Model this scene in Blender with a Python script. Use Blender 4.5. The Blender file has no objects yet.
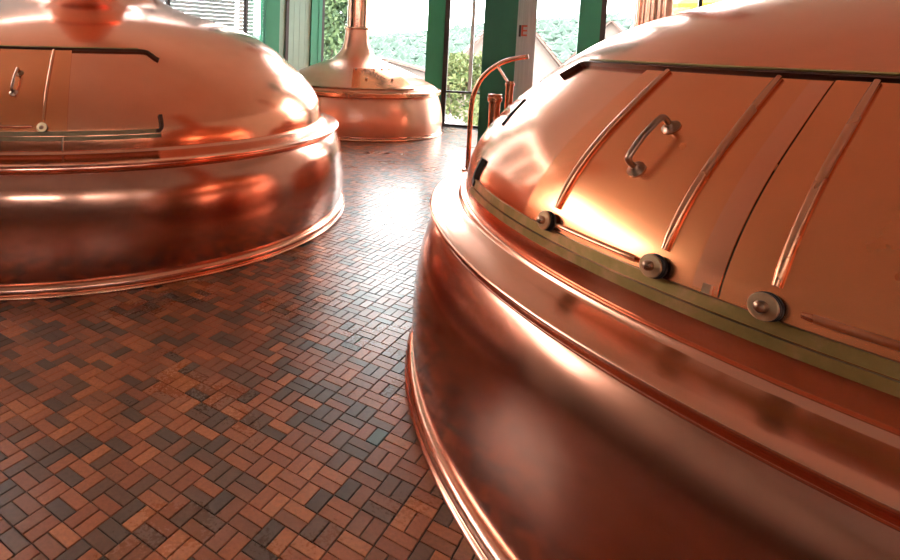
import bpy, bmesh, math, random
import numpy as np
from mathutils import Vector, Matrix

random.seed(7)
rng = np.random.default_rng(11)
scene = bpy.context.scene
C = scene.collection
PI = math.pi
R = math.radians

# ------------------------------------------------------------------ camera
CAM_H = 1.76367
PITCH, ROLL, FPX = 0.0952055, 0.0274261, 599.943
cam_d = bpy.data.cameras.new('camera')
cam = bpy.data.objects.new('camera', cam_d)
C.objects.link(cam)
fw = Vector((0, math.cos(PITCH), -math.sin(PITCH)))
up0 = Vector((0, math.sin(PITCH), math.cos(PITCH)))
rt0 = Vector((1, 0, 0))
rt = math.cos(ROLL) * rt0 + math.sin(ROLL) * up0
up = -math.sin(ROLL) * rt0 + math.cos(ROLL) * up0
m = Matrix((rt, up, -fw)).transposed().to_4x4()
m.translation = Vector((0, 0, CAM_H))
cam.matrix_world = m
cam_d.sensor_fit = 'HORIZONTAL'
cam_d.sensor_width = 36.0
cam_d.lens = FPX * 36.0 / 900.0
cam_d.shift_x = (450 - 295.02) / 900.0
cam_d.shift_y = (100.26 - 280) / 900.0
cam_d.clip_start = 0.05
cam_d.clip_end = 2000
scene.camera = cam

# ------------------------------------------------------------------ world (bright overcast sky) and exposure
world = bpy.data.worlds.new('World')
scene.world = world
world.use_nodes = True
bg = world.node_tree.nodes['Background']
bg.inputs[0].default_value = (0.96, 0.985, 1.0, 1)
bg.inputs[1].default_value = 11.0
scene.view_settings.view_transform = 'Standard'
scene.view_settings.look = 'None'
scene.view_settings.gamma = 1.0
scene.view_settings.use_curve_mapping = False
scene.view_settings.exposure = 0.5
scene.cycles.use_denoising = True
scene.cycles.max_bounces = 10
scene.cycles.diffuse_bounces = 5
scene.cycles.glossy_bounces = 6
scene.cycles.sample_clamp_indirect = 5.0
scene.cycles.transparent_max_bounces = 16

# ------------------------------------------------------------------ materials
MATS = {}


def new_mat(name):
    mt = bpy.data.materials.new(name)
    mt.use_nodes = True
    MATS[name] = mt
    nt = mt.node_tree
    return mt, nt, nt.nodes['Principled BSDF']


def ramp(nt, fac, stops, interp='LINEAR'):
    n = nt.nodes.new('ShaderNodeValToRGB')
    n.color_ramp.interpolation = interp
    e = n.color_ramp.elements
    while len(e) < len(stops):
        e.new(0.5)
    for el, (p, c) in zip(e, stops):
        el.position = p
        el.color = (*c, 1)
    nt.links.new(fac, n.inputs[0])
    return n.outputs[0]


def noise(nt, scale, detail=4, rough=0.55, vec=None, dist=0.0):
    n = nt.nodes.new('ShaderNodeTexNoise')
    n.inputs['Scale'].default_value = scale
    n.inputs['Detail'].default_value = detail
    n.inputs['Roughness'].default_value = rough
    n.inputs['Distortion'].default_value = dist
    if vec is not None:
        nt.links.new(vec, n.inputs['Vector'])
    return n.outputs['Fac']


def coords(nt, scale=(1, 1, 1), kind='Object'):
    t = nt.nodes.new('ShaderNodeTexCoord')
    mp = nt.nodes.new('ShaderNodeMapping')
    mp.inputs['Scale'].default_value = scale
    nt.links.new(t.outputs[kind], mp.inputs[0])
    return mp.outputs[0]


def maprange(nt, v, a, b, lo=0.3, hi=0.7):
    n = nt.nodes.new('ShaderNodeMapRange')
    n.inputs[1].default_value = lo
    n.inputs[2].default_value = hi
    n.inputs[3].default_value = a
    n.inputs[4].default_value = b
    nt.links.new(v, n.inputs[0])
    return n.outputs[0]


def bump(nt, h, strength, dist, bs):
    n = nt.nodes.new('ShaderNodeBump')
    n.inputs['Strength'].default_value = strength
    n.inputs['Distance'].default_value = dist
    nt.links.new(h, n.inputs['Height'])
    nt.links.new(n.outputs[0], bs.inputs['Normal'])


def plain(name, col, rough=0.5, metal=0.0, var=0.12, vscale=6.0, bumpd=0.0):
    mt, nt, bs = new_mat(name)
    v = coords(nt)
    f = noise(nt, vscale, 4, 0.6, v)
    lo = tuple(c * (1 - var) for c in col)
    hi = tuple(min(1, c * (1 + var)) for c in col)
    nt.links.new(ramp(nt, f, [(0.3, lo), (0.7, hi)]), bs.inputs['Base Color'])
    bs.inputs['Roughness'].default_value = rough
    bs.inputs['Metallic'].default_value = metal
    if bumpd:
        bump(nt, f, 0.4, bumpd, bs)
    return mt


def copper(name, c_lo, c_hi, r_lo, r_hi, wob=0.004):
    mt, nt, bs = new_mat(name)
    v = coords(nt)
    f = noise(nt, 1.3, 3, 0.5, v, 0.3)
    f2 = noise(nt, 9.0, 3, 0.5, v)
    mixf = nt.nodes.new('ShaderNodeMath')
    mixf.operation = 'MULTIPLY_ADD'
    nt.links.new(f2, mixf.inputs[0])
    mixf.inputs[1].default_value = 0.22
    nt.links.new(f, mixf.inputs[2])
    nt.links.new(ramp(nt, mixf.outputs[0], [(0.40, c_lo), (0.82, c_hi)]), bs.inputs['Base Color'])
    bs.inputs['Metallic'].default_value = 1.0
    bs.inputs['Coat Weight'].default_value = 0.5
    bs.inputs['Coat Roughness'].default_value = 0.14
    nt.links.new(maprange(nt, mixf.outputs[0], r_hi, r_lo, 0.42, 0.82), bs.inputs['Roughness'])
    if wob:
        w = noise(nt, 2.2, 1, 0.4, v)
        bump(nt, w, 0.3, wob, bs)
    return mt


copper('copper_plate', (0.86, 0.29, 0.145), (0.93, 0.365, 0.205), 0.13, 0.21, 0.006)
copper('copper_satin', (0.88, 0.36, 0.22), (0.95, 0.44, 0.30), 0.28, 0.36, 0.004)
copper('copper_body', (0.46, 0.175, 0.105), (0.68, 0.29, 0.19), 0.14, 0.24, 0.006)  # dark blotchy tone puts the body's dark reflections into its colour
copper('copper_door', (0.86, 0.265, 0.10), (0.94, 0.315, 0.13), 0.18, 0.28, 0.003)
copper('copper_trim', (0.78, 0.33, 0.20), (0.90, 0.43, 0.29), 0.14, 0.24, 0.0)
copper('copper_rod', (0.64, 0.24, 0.12), (0.82, 0.34, 0.18), 0.20, 0.30, 0.0)
copper('bronze_dark', (0.28, 0.13, 0.08), (0.55, 0.30, 0.19), 0.22, 0.35, 0.0)

mt, nt, bs = new_mat('brass_patina')
v = coords(nt)
f = noise(nt, 5.0, 6, 0.65, v, 0.5)
nt.links.new(ramp(nt, f, [(0.30, (0.27, 0.17, 0.05)), (0.50, (0.38, 0.22, 0.07)), (0.66, (0.60, 0.28, 0.13))]), bs.inputs['Base Color'])
bs.inputs['Metallic'].default_value = 0.75
bs.inputs['Roughness'].default_value = 0.42
plain('brass_washer', (0.66, 0.42, 0.24), 0.32, 0.9)
plain('brass', (0.55, 0.42, 0.18), 0.35, 0.9)
plain('black_rubber', (0.018, 0.016, 0.015), 0.5)
plain('near_black', (0.02, 0.017, 0.015), 0.55)
plain('green_paint', (0.03, 0.26, 0.13), 0.42, 0, 0.06, 2)
plain('green_paint_shaded', (0.018, 0.15, 0.075), 0.45, 0, 0.06, 2)  # darker copy of the post green, the column's shade put into its colour
plain('dark_frame', (0.045, 0.022, 0.018), 0.5)
plain('pale_frame', (0.62, 0.60, 0.62), 0.5)
plain('grey_green_panel', (0.30, 0.42, 0.33), 0.5, 0, 0.05, 2)
plain('white_plaster', (0.80, 0.76, 0.70), 0.85, 0, 0.03, 1.2)
plain('dark_brick_wall', (0.13, 0.065, 0.045), 0.7, 0, 0.2, 4)
plain('moulding_dark', (0.10, 0.045, 0.03), 0.35, 0.8)
plain('brass_brown', (0.20, 0.115, 0.055), 0.42, 0.6, 0.25, 6)
plain('ceiling_white', (0.86, 0.84, 0.80), 0.9, 0, 0.02, 1)
plain('slat_line_shade', (0.05, 0.045, 0.045), 0.6)
plain('white_slat', (0.45, 0.44, 0.43), 0.5, 0, 0.03, 1)
plain('grout', (0.020, 0.013, 0.011), 0.85, 0, 0.3, 20)
plain('sign_red', (0.60, 0.10, 0.06), 0.5)
plain('sign_white', (0.70, 0.62, 0.60), 0.5)
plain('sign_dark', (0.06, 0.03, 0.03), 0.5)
plain('roof_tile', (0.15, 0.085, 0.070), 0.8, 0, 0.25, 8)
plain('house_wall', (0.19, 0.14, 0.12), 0.9, 0, 0.05, 1)
plain('house_pink', (0.20, 0.15, 0.135), 0.9, 0, 0.05, 1)
plain('pane_dark', (0.05, 0.06, 0.07), 0.1)
plain('grass', (0.045, 0.065, 0.03), 0.95, 0, 0.3, 0.3)
plain('bark', (0.10, 0.07, 0.05), 0.9, 0, 0.3, 8)
plain('yellow_canvas', (0.35, 0.19, 0.003), 0.7, 0, 0.05, 2)
plain('parasol_pole', (0.5, 0.5, 0.5), 0.4, 0.5)

for nm, lo, hi in (('leaf_forest', (0.017, 0.038, 0.025), (0.038, 0.068, 0.045)),
                   ('leaf_shrub', (0.07, 0.10, 0.022), (0.19, 0.20, 0.07)),
                   ('leaf_tree', (0.02, 0.05, 0.018), (0.10, 0.14, 0.05)),
                   ('blossom', (0.75, 0.70, 0.70), (0.85, 0.82, 0.82))):
    mt, nt, bs = new_mat(nm)
    g = nt.nodes.new('ShaderNodeNewGeometry')
    nt.links.new(ramp(nt, g.outputs['Random Per Island'], [(0.0, lo), (1.0, hi)]), bs.inputs['Base Color'])
    bs.inputs['Roughness'].default_value = 0.7

# brushed grey steel
mt, nt, bs = new_mat('grey_steel')
v = coords(nt, (40, 40, 1.2))
f = noise(nt, 1.0, 4, 0.6, v)
nt.links.new(ramp(nt, f, [(0.3, (0.42, 0.41, 0.405)), (0.7, (0.58, 0.57, 0.56))]), bs.inputs['Base Color'])
bs.inputs['Metallic'].default_value = 0.1
bs.inputs['Roughness'].default_value = 0.45

# glass
mt = bpy.data.materials.new('window_glass')
mt.use_nodes = True
MATS['window_glass'] = mt
nt = mt.node_tree
nt.nodes.clear()
o_ = nt.nodes.new('ShaderNodeOutputMaterial')
tr = nt.nodes.new('ShaderNodeBsdfTransparent')
tr.inputs[0].default_value = (0.97, 0.985, 0.975, 1)
gl = nt.nodes.new('ShaderNodeBsdfGlossy')
gl.inputs['Roughness'].default_value = 0.02
fr = nt.nodes.new('ShaderNodeFresnel')
fr.inputs[0].default_value = 1.35
mx = nt.nodes.new('ShaderNodeMixShader')
nt.links.new(fr.outputs[0], mx.inputs[0])
nt.links.new(tr.outputs[0], mx.inputs[1])
nt.links.new(gl.outputs[0], mx.inputs[2])
nt.links.new(mx.outputs[0], o_.inputs[0])


def brick_mat(name, per_object):
    mt, nt, bs = new_mat(name)
    if per_object:
        src = nt.nodes.new('ShaderNodeObjectInfo').outputs['Random']
    else:
        src = nt.nodes.new('ShaderNodeNewGeometry').outputs['Random Per Island']
    stops = [(0.0, (0.115, 0.062, 0.044)), (0.13, (0.165, 0.073, 0.045)), (0.30, (0.28, 0.093, 0.046)),
             (0.48, (0.40, 0.115, 0.048)), (0.70, (0.32, 0.092, 0.042)), (0.88, (0.50, 0.155, 0.062))]
    base = ramp(nt, src, stops, 'CONSTANT')
    g = nt.nodes.new('ShaderNodeNewGeometry')
    mp = nt.nodes.new('ShaderNodeMapping')
    nt.links.new(g.outputs['Position'], mp.inputs[0])
    f = noise(nt, 60, 5, 0.7, mp.outputs[0])
    f2 = noise(nt, 1.1, 3, 0.5, mp.outputs[0])
    mul = nt.nodes.new('ShaderNodeMix')
    mul.data_type = 'RGBA'
    mul.blend_type = 'MULTIPLY'
    mul.inputs[0].default_value = 1.0
    nt.links.new(base, mul.inputs[6])
    nt.links.new(ramp(nt, f, [(0.3, (0.72, 0.70, 0.68)), (0.7, (1.15, 1.12, 1.1))]), mul.inputs[7])
    nt.links.new(mul.outputs[2], bs.inputs['Base Color'])
    add = nt.nodes.new('ShaderNodeMath')
    add.operation = 'MULTIPLY_ADD'
    nt.links.new(f, add.inputs[0])
    add.inputs[1].default_value = 0.2
    nt.links.new(f2, add.inputs[2])
    nt.links.new(maprange(nt, add.outputs[0], 0.24, 0.36, 0.4, 0.8), bs.inputs['Roughness'])
    bs.inputs['Specular IOR Level'].default_value = 0.5
    bump(nt, f, 0.06, 0.001, bs)


brick_mat('brick_single', True)
brick_mat('brick_mass', False)


# ------------------------------------------------------------------ helpers
def tag(o, label=None, cat=None, group=None, kind=None):
    if label: o['label'] = label
    if cat: o['category'] = cat
    if group: o['group'] = group
    if kind: o['kind'] = kind
    return o


def empty(name, loc=(0, 0, 0), rz=0.0):
    o = bpy.data.objects.new(name, None)
    C.objects.link(o)
    o.location = loc
    o.rotation_euler = (0, 0, rz)
    o.empty_display_size = 0.1
    return o


class MB:
    def __init__(self):
        self.v, self.f, self.mi = [], [], []

    def add(self, vs, fs, mi=0):
        b = len(self.v)
        self.v += [tuple(p) for p in vs]
        for q in fs:
            self.f.append(tuple(b + i for i in q))
            self.mi.append(mi)
        return self

    def box(self, x0, x1, y0, y1, z0, z1, mi=0):
        vs = [(x0, y0, z0), (x1, y0, z0), (x1, y1, z0), (x0, y1, z0), (x0, y0, z1), (x1, y0, z1), (x1, y1, z1), (x0, y1, z1)]
        return self.add(vs, [(0, 3, 2, 1), (4, 5, 6, 7), (0, 1, 5, 4), (1, 2, 6, 5), (2, 3, 7, 6), (3, 0, 4, 7)], mi)

    def obox(self, p, q, w, z0, z1, mi=0, off=0.0):
        """upright box along floor segment p-q, thickness w, shifted off along its left normal"""
        p, q = Vector(p[:2]), Vector(q[:2])
        d = (q - p).normalized()
        n = Vector((-d.y, d.x))
        a = [p + n * (off - w / 2), q + n * (off - w / 2), q + n * (off + w / 2), p + n * (off + w / 2)]
        vs = [(t.x, t.y, z0) for t in a] + [(t.x, t.y, z1) for t in a]
        return self.add(vs, [(0, 3, 2, 1), (4, 5, 6, 7), (0, 1, 5, 4), (1, 2, 6, 5), (2, 3, 7, 6), (3, 0, 4, 7)], mi)

    def tube(self, pts, rad, seg=12, mi=0, cap=True):
        pts = [Vector(p) for p in pts]
        rads = rad if isinstance(rad, (list, tuple)) else [rad] * len(pts)
        t0 = (pts[1] - pts[0]).normalized()
        ref = Vector((0, 0, 1)) if abs(t0.z) < 0.9 else Vector((1, 0, 0))
        u = t0.cross(ref).normalized()
        vs, fs = [], []
        for i, p in enumerate(pts):
            t = (pts[min(i + 1, len(pts) - 1)] - pts[max(i - 1, 0)]).normalized()
            u = (u - t * u.dot(t)).normalized()
            w = t.cross(u)
            for k in range(seg):
                a = 2 * PI * k / seg
                vs.append(p + (u * math.cos(a) + w * math.sin(a)) * rads[i])
        for i in range(len(pts) - 1):
            for k in range(seg):
                k2 = (k + 1) % seg
                fs.append((i * seg + k, i * seg + k2, (i + 1) * seg + k2, (i + 1) * seg + k))
        if cap:
            fs.append(tuple(reversed(range(seg))))
            fs.append(tuple((len(pts) - 1) * seg + k for k in range(seg)))
        return self.add(vs, fs, mi)

    def lathe(self, prof, seg=24, origin=(0, 0, 0), axis=None, mi=0, closed=False):
        """prof: (r, h) along axis; r=0 ends are collapsed"""
        o = Vector(origin)
        ax = Vector(axis).normalized() if axis is not None else Vector((0, 0, 1))
        ref = Vector((0, 0, 1)) if abs(ax.z) < 0.9 else Vector((1, 0, 0))
        u = ref.cross(ax).normalized()
        w = ax.cross(u)
        if axis is None:
            u, w = Vector((1, 0, 0)), Vector((0, 1, 0))
        vs, fs, idx = [], [], []
        for r, hh in prof:
            if r < 1e-6:
                idx.append([len(vs)] * seg)
                vs.append(o + ax * hh)
            else:
                row = []
                for k in range(seg):
                    a = 2 * PI * k / seg
                    row.append(len(vs))
                    vs.append(o + ax * hh + (u * math.cos(a) + w * math.sin(a)) * r)
                idx.append(row)
        for i in range(len(prof) - 1):
            A, B = idx[i], idx[i + 1]
            for k in range(seg):
                k2 = (k + 1) % seg
                q = [A[k], A[k2], B[k2], B[k]]
                q2 = []
                for t in q:
                    if t not in q2: q2.append(t)
                if len(q2) > 2: fs.append(tuple(q2))
        return self.add(vs, fs, mi)

    def sweep(self, pts, nrm, w, hgt, mi=0):
        """rectangular bar: w across, hgt along the surface normal"""
        pts = [Vector(p) for p in pts]
        vs, fs = [], []
        for i, p in enumerate(pts):
            t = (pts[min(i + 1, len(pts) - 1)] - pts[max(i - 1, 0)]).normalized()
            n = (Vector(nrm[i]) - t * Vector(nrm[i]).dot(t)).normalized()
            s = t.cross(n)
            vs += [p - s * w / 2, p + s * w / 2, p + s * w / 2 + n * hgt, p - s * w / 2 + n * hgt]
        for i in range(len(pts) - 1):
            for k in range(4):
                k2 = (k + 1) % 4
                fs.append((4 * i + k, 4 * i + k2, 4 * i + 4 + k2, 4 * i + 4 + k))
        L = 4 * (len(pts) - 1)
        fs += [(3, 2, 1, 0), (L, L + 1, L + 2, L + 3)]
        return self.add(vs, fs, mi)

    def build(self, name, mats, parent=None, smooth=False, angle=40):
        me = bpy.data.meshes.new(name)
        me.from_pydata(self.v, [], self.f)
        for mm in ([mats] if isinstance(mats, str) else mats):
            me.materials.append(MATS[mm])
        if any(self.mi):
            me.polygons.foreach_set('material_index', self.mi)
        b = bmesh.new()
        b.from_mesh(me)
        bmesh.ops.recalc_face_normals(b, faces=b.faces)
        b.to_mesh(me)
        b.free()
        if smooth:
            me.polygons.foreach_set('use_smooth', [True] * len(me.polygons))
            if angle:
                me.set_sharp_from_angle(angle=R(angle))
        me.update()
        o = bpy.data.objects.new(name, me)
        C.objects.link(o)
        if parent is not None:
            o.parent = parent
        return o


def catmull(pts, n=5):
    P = [Vector(p) for p in pts]
    out = []
    for i in range(len(P) - 1):
        a, b, c, d = P[max(i - 1, 0)], P[i], P[i + 1], P[min(i + 2, len(P) - 1)]
        for k in range(n):
            t = k / n
            out.append(0.5 * ((2 * b) + (c - a) * t + (2 * a - 5 * b + 4 * c - d) * t * t + (3 * b - a - 3 * c + d) * t ** 3))
    out.append(P[-1])
    return out


# ------------------------------------------------------------------ setting: floor
CELL = 0.12
PSI = 0.950946
OX, OY = 0.0564577, 2.006994
AX = np.array([math.cos(PSI), math.sin(PSI)])
BX = np.array([math.sin(PSI), -math.cos(PSI)])
KR, KL, KF, KG = (3.384, 2.598), (-2.345, 6.73), (1.25, 12.6), (4.87, 8.3)
KETTLES = [(KR, 2.76), (KL, 2.90), (KF, 1.80), (KG, 1.80)]

fb = MB()
fb.add([(-9, -5, -0.006), (9, -5, -0.006), (9, 11.2, -0.006), (3.25, 13.5, -0.006), (1.5, 15.15, -0.006), (-0.75, 13.4, -0.006), (-9, 4.9, -0.006),
        (-9, -5, -0.25), (9, -5, -0.25), (9, 11.2, -0.25), (3.25, 13.5, -0.25), (1.5, 15.15, -0.25), (-0.75, 13.4, -0.25), (-9, 4.9, -0.25)],
       [tuple(range(7)), tuple(reversed(range(7, 14)))] + [(i, (i + 1) % 7, 7 + (i + 1) % 7, 7 + i) for i in range(7)])
floor = fb.build('floor', 'grout')
tag(floor, kind='structure')

ii, jj = np.meshgrid(np.arange(-170, 171), np.arange(-170, 171), indexing='ij')
ii, jj = ii.ravel(), jj.ravel()
cx = OX + CELL * ((ii + .5) * AX[0] + (jj + .5) * BX[0])
cy = OY + CELL * ((ii + .5) * AX[1] + (jj + .5) * BX[1])
poly = [(-9, -5), (9, -5), (9, 11.2), (3.25, 13.5), (1.5, 15.15), (-0.75, 13.4), (-9, 4.9)]
ok = np.ones(len(cx), bool)
for (x0, y0), (x1, y1) in zip(poly, poly[1:] + poly[:1]):
    dx, dy = x1 - x0, y1 - y0
    ln = math.hypot(dx, dy)
    ok &= ((cy - y0) * dx - (cx - x0) * dy) / ln > 0.10
for (kx, ky), kr in KETTLES:
    ok &= np.hypot(cx - kx, cy - ky) > kr - 0.12
cx, cy, even = cx[ok], cy[ok], ((ii + jj)[ok] % 2 == 0)
# two bricks for each cell
bx, by, bang = [], [], []
for s_ in (-1, 1):
    side = np.where(even[:, None], BX, AX)
    bx.append(cx + s_ * CELL / 4 * side[:, 0])
    by.append(cy + s_ * CELL / 4 * side[:, 1])
    bang.append(np.where(even, PSI, PSI - PI / 2))
bx, by, bang = map(np.concatenate, (bx, by, bang))
nb = len(bx)
BL, BW, CH = CELL * 0.5 - 0.0024, CELL * 0.25 - 0.0024, 0.0018
unit = np.array([(-BL, -BW, -0.012), (BL, -BW, -0.012), (BL, BW, -0.012), (-BL, BW, -0.012),
                 (-BL, -BW, -CH * .8), (BL, -BW, -CH * .8), (BL, BW, -CH * .8), (-BL, BW, -CH * .8),
                 (-BL + CH, -BW + CH, 0), (BL - CH, -BW + CH, 0), (BL - CH, BW - CH, 0), (-BL + CH, BW - CH, 0)])
unit_f = [(8, 9, 10, 11)] + [(4 + k, 4 + (k + 1) % 4, 8 + (k + 1) % 4, 8 + k) for k in range(4)] + \
         [(k, (k + 1) % 4, 4 + (k + 1) % 4, 4 + k) for k in range(4)]
# picture area of each brick -> the 300 largest in view become single objects
D = np.c_[bx, by, np.zeros(nb)] - np.array([0, 0, CAM_H])
zc = D @ np.array(fw)
with np.errstate(all='ignore'):
    sx = 295.02 + FPX * (D @ np.array(rt)) / zc
    sy = 100.26 - FPX * (D @ np.array(up)) / zc
area = np.where((zc > 0.3) & (sx > -8) & (sx < 908) & (sy > 0) & (sy < 568), 1.0 / np.maximum(zc, .3) ** 3, 0)
# hidden behind the near kettle's body
th = np.linspace(0, 1, 60)[1:-1]
hid = np.zeros(nb, bool)
cand = np.where(area > 0)[0]
for t in th:
    X, Y, Z = bx[cand] * t, by[cand] * t, CAM_H * (1 - t)
    hid[cand] |= (np.hypot(X - KR[0], Y - KR[1]) < 2.76) & (Z < 0.93)
area[hid] = 0
single = np.zeros(nb, bool)
single[np.argsort(-area)[:300]] = True
zoff = rng.normal(0, 0.0006, nb)
tx, ty = rng.normal(0, 0.0035, nb), rng.normal(0, 0.0035, nb)

me = bpy.data.meshes.new('brick')
me.from_pydata([tuple(p) for p in unit], [], unit_f)
me.materials.append(MATS['brick_single'])
plain('glazed_green', (0.085, 0.115, 0.095), 0.3)
me_g = me.copy()
me_g.materials[0] = MATS['glazed_green']
odd = int(np.argmin(np.where(single, np.hypot(bx - 0.405, by - 2.551), 9e9)))     # one grey-green brick
for k in np.where(single)[0]:
    o = bpy.data.objects.new('brick', me_g if k == odd else me)
    o.location = (bx[k], by[k], zoff[k])
    o.rotation_euler = (tx[k], ty[k], bang[k])
    C.objects.link(o)
    o.parent = floor
rest = np.where(~single)[0]
# near bricks keep their chamfer, far ones (never in view or tiny) are plain blocks
ca, sa = np.cos(bang[rest])[:, None], np.sin(bang[rest])[:, None]
ux, uy, uz = unit[:, 0][None], unit[:, 1][None], unit[:, 2][None]
uzz = uz + ux * -ty[rest][:, None] + uy * tx[rest][:, None] + zoff[rest][:, None]
V = np.stack([bx[rest][:, None] + ux * ca - uy * sa, by[rest][:, None] + ux * sa + uy * ca, uzz + 0 * ca], -1).reshape(-1, 3)
F = (np.array(unit_f)[None] + 12 * np.arange(len(rest))[:, None, None]).reshape(-1, 4)
me = bpy.data.meshes.new('brick_paving')
me.vertices.add(len(V)); me.vertices.foreach_set('co', V.ravel())
me.loops.add(F.size); me.loops.foreach_set('vertex_index', F.ravel().astype(np.int32))
me.polygons.add(len(F)); me.polygons.foreach_set('loop_start', np.arange(0, F.size, 4, dtype=np.int32))
me.update(calc_edges=True)
me.polygons.foreach_set('use_smooth', np.zeros(len(F), bool))
me.materials.append(MATS['brick_mass'])
o = bpy.data.objects.new('brick_paving', me)
C.objects.link(o)
o.parent = floor
o['kind'] = 'stuff'

# ------------------------------------------------------------------ setting: ceiling, walls, glazed facade
CEIL = 5.4
nc = len(poly)
cb = MB()
cb.add([(x, y, CEIL) for x, y in poly] + [(x, y, CEIL + .2) for x, y in poly],
       [tuple(range(nc)), tuple(range(nc, 2 * nc))] + [(i, (i + 1) % nc, nc + (i + 1) % nc, nc + i) for i in range(nc)])
tag(cb.build('ceiling', 'ceiling_white'), kind='structure')
wb = MB().box(9.0, 9.25, -5.2, 11.4, -0.25, CEIL)
tag(wb.build('wall_right', 'white_plaster'), kind='structure')

WN = [0]


def glazing(p, q, post=0.24, rails=(0.75,), zlo=0.02, verticals=(), post_end=True, pale=(), glare_parapet=None):
    """one window bay of the facade: a green post at p, dark rails, panes"""
    WN[0] += 1
    root = empty('window_%d' % WN[0], (0, 0, 0))
    tag(root, kind='structure')
    P, Q = Vector(p), Vector(q)
    d = (Q - P).normalized()
    L = (Q - P).length
    MB().obox(P - d * post * .5, P + d * post * .5, 0.16, -0.006, CEIL).build('post', 'green_paint', root)
    MB().obox(P + d * post * .5, P + d * (post * .5 + .10), 0.10, -0.006, CEIL).build('jamb', 'dark_frame', root)
    if post_end:
        MB().obox(Q - d * .045, Q, 0.10, -0.006, CEIL).build('jamb', 'dark_frame', root)
    a = P + d * (post * .5 + .10)
    e = Q - d * (.045 if post_end else 0)
    for z in (0.0,) + tuple(rails) + (CEIL - .1,):
        MB().obox(a, e, 0.08, z, z + 0.045).build('rail', 'dark_frame', root)
    vs = [0.0] + [v_ for v_ in verticals] + [(e - a).length]
    for v_ in verticals:
        MB().obox(a + d * (v_ - .03), a + d * (v_ + .03), 0.08, 0.045, CEIL - .1).build('mullion', 'dark_frame', root)
    for v_ in pale:
        MB().obox(a + d * (v_ - .035), a + d * (v_ + .035), 0.07, rails[0] + .05, CEIL - .1, off=0.0).build('mullion', 'pale_frame', root)
    zs = [0.0] + list(rails) + [CEIL - .1]
    if glare_parapet:
        MB().obox(a, e, 0.14, -0.006, glare_parapet).build('glare_parapet', 'white_plaster', root)  # unseen solid foot, added to cut bright reflections in the copper
        zs = zs[1:]
    for z0, z1 in zip(zs[:-1], zs[1:]):
        for v0, v1 in zip(vs[:-1], vs[1:]):
            MB().obox(a + d * (v0 + .01), a + d * (v1 - .01), 0.008, z0 + .045, z1).build('pane', 'window_glass', root)
    return root


W0, W1, W2, W3, W4 = (-9, 4.9), (-0.72, 13.4), (1.5, 15.1), (3.12, 13.54), (9, 11.2)


def lerp(a, b, t):
    return (a[0] + (b[0] - a[0]) * t, a[1] + (b[1] - a[1]) * t)


# right-hand run of the facade: posts where the photograph shows them
glazing(W3, lerp(W3, W4, 0.487), 0.38, (0.75,), pale=(0.50,))
glazing(lerp(W3, W4, 0.487), W4, 0.40, (0.75,), verticals=(1.6,))
# behind the small kettle
glazing(lerp(W1, W2, 0.55), W2, 0.10, (0.75,))
glazing(W2, W3, 0.10, (0.75,))
# left run with the blinds
glazing(W0, lerp(W0, W1, 0.45), 0.30, (3.3,), verticals=(1.4, 2.8), glare_parapet=3.3)
glazing(lerp(W0, W1, 0.45), W1, 0.30, (1.0,), verticals=(1.9, 3.75, 5.72), glare_parapet=1.0)
# plain walls left and behind (out of the picture, reflected in the copper)
tag(MB().box(-9.25, -9.0, -5.2, 4.9, 2.3, CEIL).build('wall_left', 'white_plaster'), kind='structure')
tag(MB().box(-9.25, -8.98, -5.2, 4.9, -0.25, 2.3).build('trim_2', 'dark_brick_wall'), kind='structure')
tag(MB().box(-9.0, 9.0, -5.25, -5.0, -0.25, 3.2).build('wall_front', 'dark_brick_wall'), kind='structure')
tag(MB().box(-9.0, 9.0, -5.25, -5.0, 3.85, CEIL).build('trim_1', 'white_plaster'), kind='structure')
for k in range(4):                                                  # unseen row of high windows, added to brighten the room
    WN[0] += 1
    root = empty('window_%d' % WN[0])
    tag(root, kind='structure')
    x0 = -9 + 4.5 * k
    MB().box(x0, x0 + 1.5, -5.25, -5.0, 3.2, 3.85).build('pier', 'white_plaster', root)
    for z in (3.2, 3.77):
        MB().box(x0 + 1.5, x0 + 4.5, -5.14, -5.06, z, z + .08).build('rail', 'dark_frame', root)
    for j in range(3):
        xa = x0 + 1.5 + j
        MB().box(xa + .02, xa + .98, -5.104, -5.096, 3.28, 3.77).build('pane', 'window_glass', root)
        if j:
            MB().box(xa - .03, xa + .03, -5.14, -5.06, 3.28, 3.77).build('mullion', 'dark_frame', root)

# panelled bay beside the left run: green post, grey-green ribbed panels
pr = empty('wall_back')
tag(pr, kind='structure')
pa, pb = Vector(W1), Vector(lerp(W1, W2, 0.55))
d_ = (pb - pa).normalized()
L_ = (pb - pa).length
MB().obox(pa - d_ * .05, pa + d_ * .33, 0.22, -0.006, CEIL).build('post', 'green_paint', pr)
MB().obox(pa + d_ * .33, pa + d_ * .55, 0.06, -0.006, CEIL).build('panel', 'grey_green_panel', pr)
MB().obox(pa + d_ * .55, pa + d_ * .63, 0.12, -0.006, CEIL).build('jamb', 'dark_frame', pr)
n_r = 4
for k in range(n_r):
    s0 = .63 + (L_ - .26 - .63) * k / n_r
    s1 = .63 + (L_ - .26 - .63) * (k + 1) / n_r
    MB().obox(pa + d_ * (s0 + .004), pa + d_ * (s1 - .004), 0.06, -0.006, CEIL).build('panel', 'grey_green_panel', pr)
MB().obox(pa + d_ * (L_ - .26), pa + d_ * (L_ - .05), 0.14, -0.006, CEIL).build('jamb', 'green_paint', pr)

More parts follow.
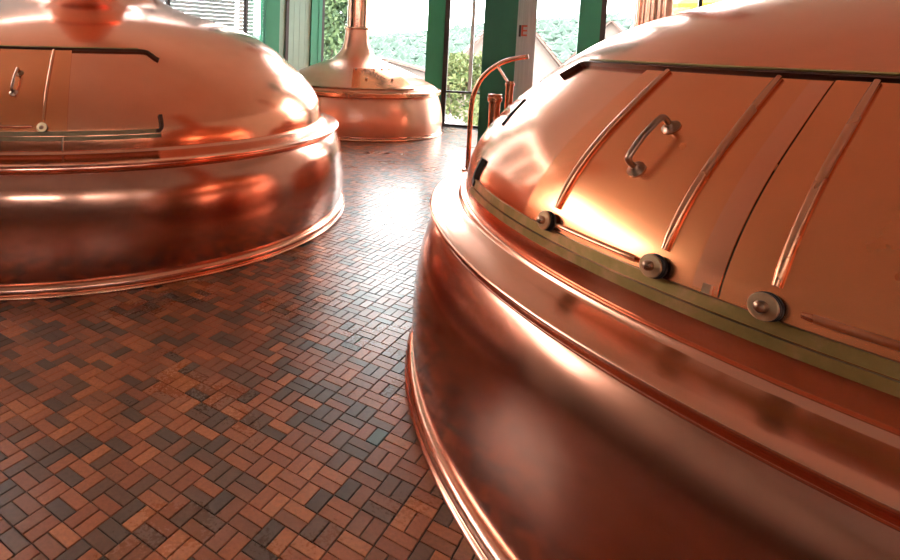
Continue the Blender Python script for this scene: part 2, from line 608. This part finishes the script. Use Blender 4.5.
# ------------------------------------------------------------------ kettles
DOME = [(2.520, .975), (2.514, 1.05), (2.494, 1.15), (2.449, 1.25), (2.383, 1.35), (2.296, 1.45), (2.191, 1.55), (2.080, 1.65),
        (1.955, 1.75), (1.795, 1.85), (1.57, 1.95), (1.27, 2.05), (0.98, 2.14), (0.76, 2.26), (0.60, 2.42), (0.49, 2.62), (0.42, 2.85), (0.40, 3.1)]
DOME_S = catmull([(r, 0, z) for r, z in DOME], 5)
DZ = np.array([p.z for p in DOME_S])
DR = np.array([p.x for p in DOME_S])


class Shell:
    """dome surface of a big kettle in its own coordinates"""

    def __init__(self, fr, fz):
        self.fr, self.fz = fr, fz

    def r(self, z):
        return float(np.interp(z, DZ, DR)) * self.fr

    def p(self, az, z, off=0.0):
        e = 0.01
        r0 = self.r(z)
        dr = (self.r(z + e) - self.r(z - e)) / (2 * e) / self.fz
        k = 1 / math.hypot(1, dr)
        a = R(az)
        n = Vector((math.cos(a) * k, math.sin(a) * k, -dr * k))
        return Vector((math.cos(a) * r0, math.sin(a) * r0, z * self.fz)) + n * off, n


def patch(S, a0, a1, z0, z1, o0, o1, na=14, nz=16):
    mb = MB()
    vs, fs = [], []
    for lay in (o0, o1):
        for i in range(na + 1):
            for j in range(nz + 1):
                a = a0 + (a1 - a0) * i / na
                z = z0 + (z1 - z0) * j / nz
                vs.append(S.p(a, z, lay)[0])
    n = (na + 1) * (nz + 1)
    ix = lambda l, i, j: l * n + i * (nz + 1) + j
    for i in range(na):
        for j in range(nz):
            fs.append((ix(1, i, j), ix(1, i + 1, j), ix(1, i + 1, j + 1), ix(1, i, j + 1)))
            fs.append((ix(0, i, j), ix(0, i, j + 1), ix(0, i + 1, j + 1), ix(0, i + 1, j)))
    for i in range(na):
        fs.append((ix(0, i, 0), ix(0, i + 1, 0), ix(1, i + 1, 0), ix(1, i, 0)))
        fs.append((ix(0, i, nz), ix(1, i, nz), ix(1, i + 1, nz), ix(0, i + 1, nz)))
    for j in range(nz):
        fs.append((ix(0, 0, j), ix(1, 0, j), ix(1, 0, j + 1), ix(0, 0, j + 1)))
        fs.append((ix(0, na, j), ix(0, na, j + 1), ix(1, na, j + 1), ix(1, na, j)))
    return mb.add(vs, fs)


def big_kettle(center, fr, fz, hc, label, bracket=False, rail_mat='brass_patina', stop_mat='near_black'):
    root = empty('brew_kettle', (center[0], center[1], 0))
    tag(root, label, 'kettle', 'brew kettles in the hall')
    S = Shell(fr, fz)
    SEG = 200
    pf = lambda L: [(r * fr, z * fz) for r, z in L]
    body = [(2.735, .03), (2.752, .12), (2.763, .22), (2.768, .32), (2.765, .42), (2.757, .52), (2.744, .62), (2.724, .71), (2.697, .785), (2.672, .835), (2.655, .860)]
    body = [(p.x, p.z) for p in catmull([(r, 0, z) for r, z in body], 4)]
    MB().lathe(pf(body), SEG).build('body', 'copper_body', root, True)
    base = [(2.70, 0.0), (2.785, 0.0), (2.794, .006), (2.796, .014), (2.791, .022), (2.781, .026), (2.777, .030),
            (2.783, .036), (2.790, .048), (2.791, .062), (2.786, .076), (2.775, .088), (2.762, .095), (2.74, .098)]
    MB().lathe(pf(base), SEG).build('base_ring', 'copper_trim', root, True, 50)
    rim = [(2.60, .852), (2.658, .852), (2.667, .856), (2.669, .863), (2.664, .869), (2.650, .871), (2.640, .876), (2.638, .884), (2.644, .891), (2.662, .895),
           (2.684, .897), (2.697, .901), (2.703, .908), (2.702, .916), (2.693, .922),
           (2.66, .932), (2.60, .949), (2.555, .962), (2.545, .969), (2.543, .978), (2.536, .984), (2.527, .983), (2.516, .978), (2.50, .972)]
    MB().lathe(pf(rim), SEG).build('rim_ledge', 'copper_trim', root, True, 50)
    zi = [i for i in range(len(DR)) if DZ[i] <= 2.2]
    MB().lathe(pf([(DR[i], DZ[i]) for i in zi]), SEG).build('dome', 'copper_plate', root, True)
    MB().lathe(pf([(DR[i], DZ[i]) for i in range(zi[-1], len(DR))]), 96).build('neck', 'copper_plate', root, True)
    st = [(.40, 3.1), (.44, 3.1), (.452, 3.12), (.452, 3.15), (.44, 3.17), (.385, 3.17)]
    top = (CEIL - .002) / fz
    ck = MB().lathe(pf(st + [(.385, top)]), 64).build('vent_stack', 'copper_plate', root, True, 40)
    # hatch rail in two steps, turned up at its ends
    azs = np.linspace(hc - 31.7, hc + 31.7, 90)
    for z, w, hh, o in ((1.072, .030, .020, -.002), (1.107, .034, .013, -.002)):
        P = [S.p(a, z, o) for a in azs]
        MB().sweep([p for p, n in P], [n for p, n in P], w * fz, hh).build('hatch_rail', rail_mat, root)
    for sg in (-1, 1):
        pts = catmull([(hc + sg * u_, v_, 0) for u_, v_ in ((30.9, 1.107), (31.35, 1.108), (31.75, 1.120), (31.95, 1.145), (31.95, 1.18), (31.9, 1.222))], 4)
        P = [S.p(q_.x, q_.y, -.002) for q_ in pts]
        MB().sweep([p for p, n in P], [n for p, n in P], .026, .020).build('rail_stop', stop_mat, root)
    # drip moulding above the hatch, bent down at its ends
    seq = [(hc - 34.8, 1.630), (hc - 34.2, 1.645), (hc - 33.6, 1.668), (hc - 33.0, 1.690), (hc - 32.2, 1.697)]
    seq = seq + [(a, 1.699) for a in np.linspace(hc - 31, hc + 31, 80)] + [(2 * hc - a, z) for a, z in reversed(seq)]
    P = [S.p(a, z, -.003) for a, z in seq]
    g = MB().sweep([p for p, n in P], [n for p, n in P], .011, .026).build('drip_moulding', 'moulding_dark', root)
    P = [S.p(a, z + .0085, -.003) for a, z in seq[5:-5]]
    MB().sweep([p for p, n in P], [n for p, n in P], .007, .028).build('moulding_cap', 'brass', g)
    # two sliding doors
    for dc, lift in ((hc - 8.6, 0.0), (hc + 8.6, 0.004)):
        e0, e1 = (dc - 8.8, dc + 9.12) if lift == 0 else (dc - 7.92, dc + 8.8)
        door = patch(S, e0, e1, 1.128, 1.688, .003, .012 + lift, 20, 18).build('hatch_door', 'copper_door', root, True, 30)
        for rz in (-5.35, 5.35):
            zz = np.linspace(1.196, 1.686, 16)
            a_c = dc + rz
            pts = [S.p(a_c + (.75 * (1.686 - z) / .49 - .2 if rz < 0 and lift == 0 else 0), z, .019 + lift)[0] for z in zz]
            rr = [.0085, .0108] + [.011] * 12 + [.010, .009]
            MB().tube(pts, rr, 10).build('rod', 'copper_rod', door, True, 60)
            p, n = S.p(a_c + (.45 if rz < 0 and lift == 0 else -.1), 1.150, .010 + lift)
            nh = Vector((n.x, n.y, n.z * .55)).normalized()
            mb = MB()
            mb.lathe([(0, 0), (.020, 0), (.020, .006), (.034, .007), (.0355, .010), (.0355, .017), (.026, .0185), (.026, .021), (.0345, .0225), (.0345, .029), (.025, .030)], 28, p, nh, 0)
            mb.lathe([(.025, .030), (.0335, .030), (.0335, .035), (.031, .037), (.0145, .0375)], 28, p, nh, 1)
            mb.lathe([(.0145, .0375), (.015, .048), (.012, .055), (.005, .059), (0, .0595)], 18, p, nh, 2)
            mb.build('roller', ['black_rubber', 'brass_washer', 'bronze_dark'], door, True, 35)
        aa = np.linspace(dc - 3.9, dc + 3.8, 14)
        pts = [S.p(a, 1.147 + 2 * lift, .022 + lift)[0] for a in aa]
        MB().tube(pts, [.007] + [.0105] * 12 + [.007], 10).build('guide_bar', 'copper_rod', door, True, 60)
        # bow handle on two rosettes
        mb = MB()
        ends = []
        for z in (1.378, 1.512):
            p, n = S.p(dc + .25, z, .011 + lift)
            mb.lathe([(0, 0), (.029, 0), (.030, .005), (.024, .010), (.016, .013), (.012, .020), (0, .021)], 20, p, n)
            ends.append((p, n))
        (p0, n0), (p1, n1) = ends
        nn = (n0 + n1).normalized()
        t_ = (p1 - p0).normalized()
        path = [p0 + n0 * .008, p0 + n0 * .026, p0 + nn * .044 - t_ * .002, p0 + nn * .058 + t_ * .012, (p0 + p1) / 2 + nn * .066, p1 + nn * .058 - t_ * .012, p1 + nn * .044 + t_ * .002, p1 + n1 * .026, p1 + n1 * .008]
        mb.tube(catmull(path, 5), .0105, 10)
        mb.build('handle', 'bronze_dark', door, True, 50)
        # small latch at the door foot
        if lift == 0:
            P = [S.p(e1 - .55, z, .012) for z in (1.128, 1.140, 1.152)]
            MB().sweep([p for p, n in P], [n for p, n in P], .020, .012).build('latch', 'bronze_dark', door)
            patch(S, e1 - 1.5, e1 - .02, 1.135, 1.684, .011, .0135, 3, 16).build('lap_strip', 'copper_plate', door, True, 30)
    patch(S, hc + .50, hc + .70, 1.130, 1.686, .002, .0075, 2, 16).build('gap_shade', 'near_black', root)  # dark strip between the doors, the gap's shade as colour
    if bracket:
        a = hc + 16.8
        P = [(S.p(a, 1.085, .02)[0]), S.p(a, 1.06, .027)[0], S.p(a, 1.0, .026)[0], S.p(a, .985, .026)[0]]
        MB().tube(P, .006, 8).build('bracket', 'bronze_dark', root, True, 60)
    return root, S


kr, SR = big_kettle(KR, 1.0, 1.0, 205.0, 'large copper brew kettle in the right foreground, brass hatch rail')
kl, SL = big_kettle(KL, 1.05, 0.975, 268.9, 'large copper brew kettle at the left side of the room', True, 'brass_brown', 'moulding_dark')

# thin dark strip over the near kettle's shoulder
P = [SR.p(a, z, -.002) for a, z in zip(np.linspace(169.3, 166.6, 8), np.linspace(1.376, 1.50, 8))]
MB().sweep([p for p, n in P], [n for p, n in P], .012, .010).build('shoulder_strip', 'near_black', kr)


def small_kettle(center, label, hatch=262.0, flute=0.0):
    root = empty('mash_kettle', (center[0], center[1], 0))
    tag(root, label, 'kettle', 'smaller kettles near the windows')
    SEG = 128
    body = [(1.80, .03), (1.812, .15), (1.815, .3), (1.80, .45), (1.77, .60), (1.73, .72), (1.70, .79)]
    body = [(p.x, p.z) for p in catmull([(r, 0, z) for r, z in body], 4)]
    MB().lathe(body, SEG).build('body', 'copper_satin', root, True)
    MB().lathe([(1.7, 0), (1.832, 0), (1.838, .02), (1.832, .045), (1.822, .05), (1.826, .065), (1.82, .085), (1.80, .09)], SEG).build('base_ring', 'copper_trim', root, True, 50)
    MB().lathe([(1.66, .785), (1.715, .785), (1.73, .80), (1.755, .80), (1.768, .81), (1.768, .875), (1.755, .888), (1.70, .90), (1.66, .90)], SEG).build('rim_ledge', 'copper_rod', root, True, 40)
    dome = [(1.70, .89), (1.66, .935), (1.585, .985), (1.48, 1.035), (1.34, 1.115), (1.18, 1.195), (1.01, 1.27), (0.83, 1.34), (0.65, 1.405), (.515, 1.465), (.42, 1.53), (.355, 1.60), (.31, 1.67), (.28, 1.74), (.26, 1.83), (.245, 1.94), (.235, 2.08)]
    ds = [(p.x, p.z) for p in catmull([(r, 0, z) for r, z in dome], 4)]
    MB().lathe(ds, SEG).build('dome', 'copper_satin', root, True)
    fl = []
    MB().lathe([(.20, 2.07), (.25, 2.07), (.262, 2.085), (.262, 2.11), (.25, 2.125), (.2, 2.125)], 64).build('collar', 'copper_trim', root, True, 50)
    # fluted stack
    nf = 14
    mb = MB()
    vs, fs = [], []
    n = nf * 6
    for z in (2.12, CEIL - .002):
        for k in range(n):
            a = 2 * PI * k / n
            r = .205 + flute * abs(math.cos(a * nf / 2))
            vs.append((r * math.cos(a), r * math.sin(a), z))
    for k in range(n):
        fs.append((k, (k + 1) % n, n + (k + 1) % n, n + k))
    mb.add(vs, fs).build('vent_stack', 'copper_trim', root, True, 25)

    class S2:
        def p(self, az, z, off=0.0):
            zs = [q[1] for q in ds]
            rs = [q[0] for q in ds]
            r0 = float(np.interp(z, zs, rs))
            dr = (float(np.interp(z + .02, zs, rs)) - float(np.interp(z - .02, zs, rs))) / .04
            k = 1 / math.hypot(1, dr)
            a = R(az)
            nv = Vector((math.cos(a) * k, math.sin(a) * k, -dr * k))
            return Vector((math.cos(a) * r0, math.sin(a) * r0, z)) + nv * off, nv
    S = S2()
    door = patch(S, hatch, hatch + 46, .955, 1.29, .004, .022, 14, 8).build('hatch_cover', 'copper_door', root, True, 30)
    for k in range(5):
        p, nv = S.p(hatch + 3 + 10 * k, 1.275, .020)
        MB().lathe([(0, 0), (.022, 0), (.022, .012), (.012, .024), (0, .026)], 10, p, nv).build('rivet', 'bronze_dark', door, True, 50)
    for k in (11, 33):
        p, nv = S.p(hatch + k, 1.10, .020)
        MB().lathe([(0, 0), (.022, 0), (.02, .03), (0, .036)], 10, p, nv).build('knob', 'bronze_dark', door, True, 50)
    P = [S.p(a, .945, 0) for a in np.linspace(hatch - 32, hatch + 40, 40)]
    MB().sweep([p for p, nv in P], [nv for p, nv in P], .022, .03).build('hinge_bar', 'bronze_dark', root)
    return root


small_kettle(KF, 'smaller copper kettle with riveted hatch, in front of the far windows')
small_kettle(KG, 'copper kettle mostly hidden behind the near one, only its fluted stack shows', 200.0, .018)


# fittings on the near kettle's far shoulder
def rim_pt(az, r, z):
    return Vector((KR[0] + r * math.cos(R(az)), KR[1] + r * math.sin(R(az)), z))


gp = empty('gooseneck_pipe', rim_pt(148.5, 2.60, .945))
tag(gp, 'thin copper gooseneck pipe arching over the near kettle by the column', 'pipe')
inw = Vector((-math.cos(R(150)), -math.sin(R(150)), 0))
path = [(0, 0), (0, .25), (.002, .43), (.015, .52), (.045, .60), (.09, .66), (.15, .71), (.21, .742), (.27, .76), (.33, .772)]
pts = catmull([inw * a + Vector((0, 0, b)) for a, b in path], 4)
MB().tube(pts, .0155, 12).build('pipe', 'copper_rod', gp, True, 60)
e_ = pts[-1]
t_ = (pts[-1] - pts[-2]).normalized()
MB().tube([e_ - t_ * .004, e_ + t_ * .010], .017, 12).build('nozzle_end', 'bronze_dark', gp, True, 50)
MB().lathe([(.0155, .012), (.036, .012), (.038, .006), (.038, 0), (.0, 0)], 16).build('foot_flange', 'copper_rod', gp, True, 40)


def dome_seat(az, z):
    p, n = SR.p(az, z, 0)
    return p + Vector((KR[0], KR[1], 0))


q = dome_seat(153.5, 1.415)
ps = empty('valve_post', q)
tag(ps, 'slim copper valve post under the gooseneck pipe', 'valve')
MB().lathe([(.0, -.035), (.023, -.035), (.023, .125), (.028, .128), (.028, .140), (.021, .144), (.021, .153), (0, .155)], 18).build('post', 'copper_rod', ps, True, 40)
tgt = gp.location + pts[24] - ps.location
MB().tube([(0, 0, .13), tgt], .008, 8).build('strut', 'copper_rod', ps, True, 60)
q = dome_seat(154.3, 1.32)
nz = empty('inlet_nozzle', q)
tag(nz, 'short wide copper nozzle with flange beside the slim valve post', 'nozzle')
MB().lathe([(0, -.05), (.033, -.05), (.033, .118), (0, .118)], 20).build('barrel', 'copper_rod', nz, True, 40)
MB().lathe([(0, .118), (.036, .118), (.042, .122), (.042, .146), (.038, .150), (.040, .153), (.040, .165), (.034, .168), (0, .168)], 20).build('flange', 'copper_rod', nz, True, 40)

# ------------------------------------------------------------------ columns inside the room
gc = MB().box(-.27, .27, -.09, .15, -0.004, CEIL - .002)
o = gc.build('steel_column', 'green_paint_shaded')
o.location = (3.50, 10.42, 0)
o.rotation_euler.z = -.32
tag(o, 'wide green steel column in a shaded tone, behind the gooseneck pipe', 'column')
gp2 = empty('grey_pillar', (3.99, 10.62, 0), -.36)
tag(gp2, 'grey brushed metal pillar with a small sign, right of the green column', 'pillar')
MB().box(-.19, .19, -.10, .2, -0.004, CEIL - .002).build('shaft', 'grey_steel', gp2)
sg = MB().box(-.10, .06, -.108, -.10, 1.96, 2.20).build('sign', 'grey_steel', gp2)
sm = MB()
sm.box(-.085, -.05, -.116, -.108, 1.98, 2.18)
sm.build('sign_bar', 'sign_dark', sg)  # dark upright bar left of the letter
sm = MB()
sm.box(-.045, -.015, -.118, -.108, 1.99, 2.18)
for z in (1.99, 2.07, 2.15):
    sm.box(-.015, .05, -.118, -.108, z, z + .03)
sm.build('letter', 'sign_red', sg)

# ------------------------------------------------------------------ blinds outside the left run
def blind(p, q, off, label, z0=1.05, z1=5.2, pitch=.082):
    P_, Q_ = Vector(p), Vector(q)
    root = empty('venetian_blind', (P_.x, P_.y, 0))
    tag(root, label, 'blind', 'white blinds outside the left windows')
    d = (Q_ - P_).normalized()
    n = Vector((-d.y, d.x)) * off
    L = (Q_ - P_).length
    nx = Vector((-d.y, d.x))
    A, B = n, n + d * L
    mb = MB()
    for mi, sec in ((0, ((-.018, -.022), (-.014, -.024), (.018, .030), (.014, .032))), (1, ((-.022, -.040), (-.018, -.042), (-.014, -.024), (-.018, -.022)))):
        vs = []
        for X in (A, B):
            for oo, zz in sec:
                v_ = X + nx * oo
                vs.append((v_.x, v_.y, zz))
        mb.add(vs, [(0, 1, 2, 3), (7, 6, 5, 4), (0, 4, 5, 1), (1, 5, 6, 2), (2, 6, 7, 3), (3, 7, 4, 0)], mi)
    first = mb.build('slat', ['white_slat', 'slat_line_shade'], root)  # lower lip coloured dark for the shade lines between slats
    first.location.z = z0
    k = 1
    while z0 + k * pitch < z1:
        c = first.copy()
        C.objects.link(c)
        c.location.z = z0 + k * pitch
        k += 1
    hb = MB()
    A2, B2 = Vector((A.x, A.y)), Vector((B.x, B.y))
    hb.obox(A2, B2, .09, z1, z1 + .12).build('head_box', 'white_slat', root)
    for t in (.12, .88):
        pt = A2 + (B2 - A2) * t
        MB().tube([(pt.x, pt.y, z0 - .02), (pt.x, pt.y, z1)], .004, 6).build('cord', 'pale_frame', root)


LA, LB = lerp(W0, W1, .45), W1
blind(lerp(LA, LB, 1.0), lerp(LA, LB, .93), -.35, 'narrow white blind between the dark mullion and the green post')
blind(lerp(LA, LB, .915), lerp(LA, LB, .60), -.35, 'white venetian blind just left of the dark mullion')
blind(lerp(LA, LB, .585), lerp(LA, LB, .33), -.35, 'wide white venetian blind above the left kettle')
blind(lerp(LA, LB, .315), lerp(LA, LB, .05), -.35, 'white venetian blind farthest left, mostly out of the picture')

# ------------------------------------------------------------------ outside
def hill_h(bear, dist):
    """ridge height above eye level by bearing (tan), ground falls away in front"""
    xs = [-1.2, -.6, -.2, .1, .17, .21, .25, .30, .36, .45, .55, .7, 1.0]
    el = [.03, .02, .012, .012, .020, .024, .030, .036, .046, .058, .062, .062, .06]
    top = CAM_H + np.interp(bear, xs, el) * 170
    t = np.clip((dist - 45) / 125, 0, 1)
    s = t * t * (3 - 2 * t)
    return -5.5 + (top - 2.0 + 5.5) * s


gb = MB()
nbr, nd = 48, 24
vs, fs = [], []
for i in range(nbr + 1):
    be = -1.3 + 2.5 * i / nbr
    for j in range(nd + 1):
        di = 15.5 + (200 - 15.5) * (j / nd) ** 1.5
        z = hill_h(be, di)
        if di < 45: z = -5.5
        vs.append((be * di, di, z))
for i in range(nbr):
    for j in range(nd):
        fs.append((i * (nd + 1) + j, (i + 1) * (nd + 1) + j, (i + 1) * (nd + 1) + j + 1, i * (nd + 1) + j + 1))
o = gb.add(vs, fs).build('hillside', 'grass', None, True, None)
tag(o, 'green hillside far beyond the windows', 'hill', kind='structure')


def leaf_cloud(n, fn, size, seed):
    """n small crossed leaf quads, positions from fn(rng)"""
    rg = np.random.default_rng(seed)
    V, F = [], []
    for k in range(n):
        c = fn(rg)
        a = rg.normal(size=3); a /= np.linalg.norm(a)
        b = np.cross(a, rg.normal(size=3)); b /= np.linalg.norm(b)
        s = size * rg.uniform(.6, 1.3)
        i0 = len(V)
        V += [tuple(c - a * s), tuple(c + b * s * .5), tuple(c + a * s), tuple(c - b * s * .5)]
        F.append((i0, i0 + 1, i0 + 2, i0 + 3))
    return MB().add(V, F)


# forest: many rounded crowns on the hill, joined (nobody could count them)
icb = bmesh.new()
bmesh.ops.create_icosphere(icb, subdivisions=1, radius=1.0)
iv = np.array([v_.co for v_ in icb.verts])
ifc = np.array([[v_.index for v_ in f_.verts] for f_ in icb.faces])
icb.free()
rf = np.random.default_rng(5)
VV, FF = [], []
N = 0
for k in range(11000):
    be = rf.uniform(-.35, .95)
    di = rf.uniform(75, 175)
    z = float(hill_h(be, di))
    s = rf.uniform(.55, 1.35)
    sc = np.array([s, s, s * rf.uniform(.9, 1.3)])
    vv = iv * sc * (1 + .16 * rf.normal(size=(len(iv), 1))) + np.array([be * di, di, z + s * .6])
    VV.append(vv)
    FF.append(ifc + N)
    N += len(iv)
VV = np.concatenate(VV); FF = np.concatenate(FF)
me = bpy.data.meshes.new('forest')
me.from_pydata(VV.tolist(), [], FF.tolist())
me.materials.append(MATS['leaf_forest'])
o = bpy.data.objects.new('forest', me)
C.objects.link(o)
tag(o, 'dense green wood covering the hill outside', 'forest', kind='stuff')


def bush(name, loc, rad, hgt, n, size, leaf, label, cat, seed, trunk=None):
    root = empty(name, loc)
    tag(root, label, cat)
    blobs = []
    rg0 = np.random.default_rng(seed)
    for k in range(14):
        blobs.append((rg0.uniform(-.6, .6) * rad, rg0.uniform(-.6, .6) * rad, rg0.uniform(.15, .9) * hgt, rg0.uniform(.3, .55) * rad))

    def fn(rg):
        b = blobs[rg.integers(len(blobs))]
        v_ = rg.normal(size=3)
        v_ /= np.linalg.norm(v_)
        return np.array(b[:3]) + v_ * b[3] * rg.uniform(.6, 1.0)
    lf = leaf_cloud(n, fn, size, seed).build('foliage', leaf, root)
    lf['kind'] = 'stuff'
    z0 = -(loc[2] + 5.5)
    for k in range(3):
        b = blobs[k]
        MB().tube([(b[0] * .1, b[1] * .1, z0), (b[0] * .3, b[1] * .3, z0 * .3), (b[0], b[1], b[2])], [.09, .07, .02], 7).build('stem', 'bark', root, True, None)
    return root


bush('garden_shrub', (4.75, 16.6, -1.2), 1.3, 3.0, 5200, .085, 'leaf_shrub', 'yellow-green shrub just outside the window left of the green column', 'shrub', 3)
bush('leafy_tree', (1.1, 21.0, 0.2), 1.5, 4.2, 6000, .11, 'leaf_tree', 'leafy tree outside, left of the small kettle stack', 'tree', 4)
bush('flowering_bush', (4.05, 15.2, -.75), .42, .7, 700, .05, 'blossom', 'small white blossoming bush low outside the window', 'bush', 9)


def house(name, loc, w, dep, eave, apex, label, wall='house_wall', rz=0.0, windows=()):
    """gable end towards the room"""
    root = empty(name, loc, rz)
    tag(root, label, 'house')
    z0 = -5.5
    mb = MB()
    mb.add([(-w, 0, z0), (w, 0, z0), (w, 0, eave), (0, 0, apex), (-w, 0, eave), (-w, dep, z0), (w, dep, z0), (w, dep, eave), (0, dep, apex), (-w, dep, eave)],
           [(0, 1, 2, 3, 4), (9, 8, 7, 6, 5), (0, 5, 6, 1), (1, 6, 7, 2), (2, 7, 8, 3), (3, 8, 9, 4), (4, 9, 5, 0)])
    mb.build('wall', wall, root)
    sl = math.hypot(w, apex - eave)
    nrow = 16
    for s_ in (-1, 1):
        side = empty
        base = MB()
        ov = 1.10
        ux, uz = s_ * w / sl, -(apex - eave) / sl
        nx_, nz_ = -uz * s_, ux * s_
        rfm = MB()
        a0 = Vector((0, -.45, apex + .02))
        tvec = Vector((ux, 0, uz))
        nvec = Vector((s_ * (apex - eave) / sl, 0, w / sl))
        vs = []
        for t in (0, sl * ov):
            for y in (-.45, dep + .45):
                for h_ in (0.0, .12):
                    pt = Vector((0, y, apex + .02)) + tvec * t + nvec * h_
                    vs.append(pt)
        rfm.add(vs, [(0, 1, 3, 2), (4, 6, 7, 5), (0, 4, 5, 1), (2, 3, 7, 6), (0, 2, 6, 4), (1, 5, 7, 3)])
        rfo = rfm.build('roof_slope', 'roof_tile', root)
        for k in range(nrow):
            t0, t1 = sl * ov * k / nrow, sl * ov * (k + 1) / nrow + .02
            vs = []
            for t, hh in ((t0, .122), (t1, .19)):
                for y in (-.47, dep + .47):
                    for h_ in (-.02, 0):
                        vs.append(Vector((0, y, apex + .02)) + tvec * t + nvec * (hh + h_))
            MB().add(vs, [(0, 1, 3, 2), (4, 6, 7, 5), (0, 4, 5, 1), (2, 3, 7, 6), (0, 2, 6, 4), (1, 5, 7, 3)]).build('tile_course', 'roof_tile', rfo)
    for (x, z, ww, hh) in windows:
        wn = MB().box(x - ww, x + ww, -.06, -.0, z - hh, z + hh).build('window', 'pale_frame', root)
        MB().box(x - ww + .08, x + ww - .08, -.075, -.06, z - hh + .08, z + hh - .08).build('pane', 'pane_dark', wn)
    return root


house('gabled_house', (13.4, 38.0, 0), 4.8, 7, -1.4, 4.4, 'tile-roofed house outside, behind the green column and grey pillar', rz=-.25, windows=((0, 1.2, .5, .6), (2.2, -.8, .5, .6)))
house('pale_house', (27.0, 52.0, 0), 4.8, 8, -1.0, 4.3, 'pale gabled house outside, right of the slim green post', rz=-.55, windows=((0, 1.3, .45, .55), (-1.8, -.9, .5, .6)))
house('low_outbuilding', (4.55, 30.0, 0), 2.6, 6, .30, .95, 'low pale pink outbuilding outside, behind the small kettle', 'house_pink', 0.1)

# yellow parasol outside at the right
py_ = empty('parasol', (11.3, 16.2, -5.5))
tag(py_, 'yellow parasol outside above the near kettle', 'parasol')
MB().tube([(0, 0, 0), (0, 0, 9.6)], .05, 10).build('pole', 'parasol_pole', py_, True, 60)
mb = MB()
n8 = 8
vs = [(0, 0, 9.5)] + [(1.5 * math.cos(2 * PI * k / n8 + .3), 1.5 * math.sin(2 * PI * k / n8 + .3), 8.55) for k in range(n8)] + \
     [(1.5 * math.cos(2 * PI * k / n8 + .3), 1.5 * math.sin(2 * PI * k / n8 + .3), 8.38) for k in range(n8)] + [(0, 0, 9.46)]
fs = []
for k in range(n8):
    k2 = (k + 1) % n8
    fs += [(0, 1 + k, 1 + k2), (1 + k, 1 + n8 + k, 1 + n8 + k2, 1 + k2), (1 + 2 * n8, 1 + n8 + k2, 1 + n8 + k)]
mb.add(vs, fs).build('canopy', 'yellow_canvas', py_)
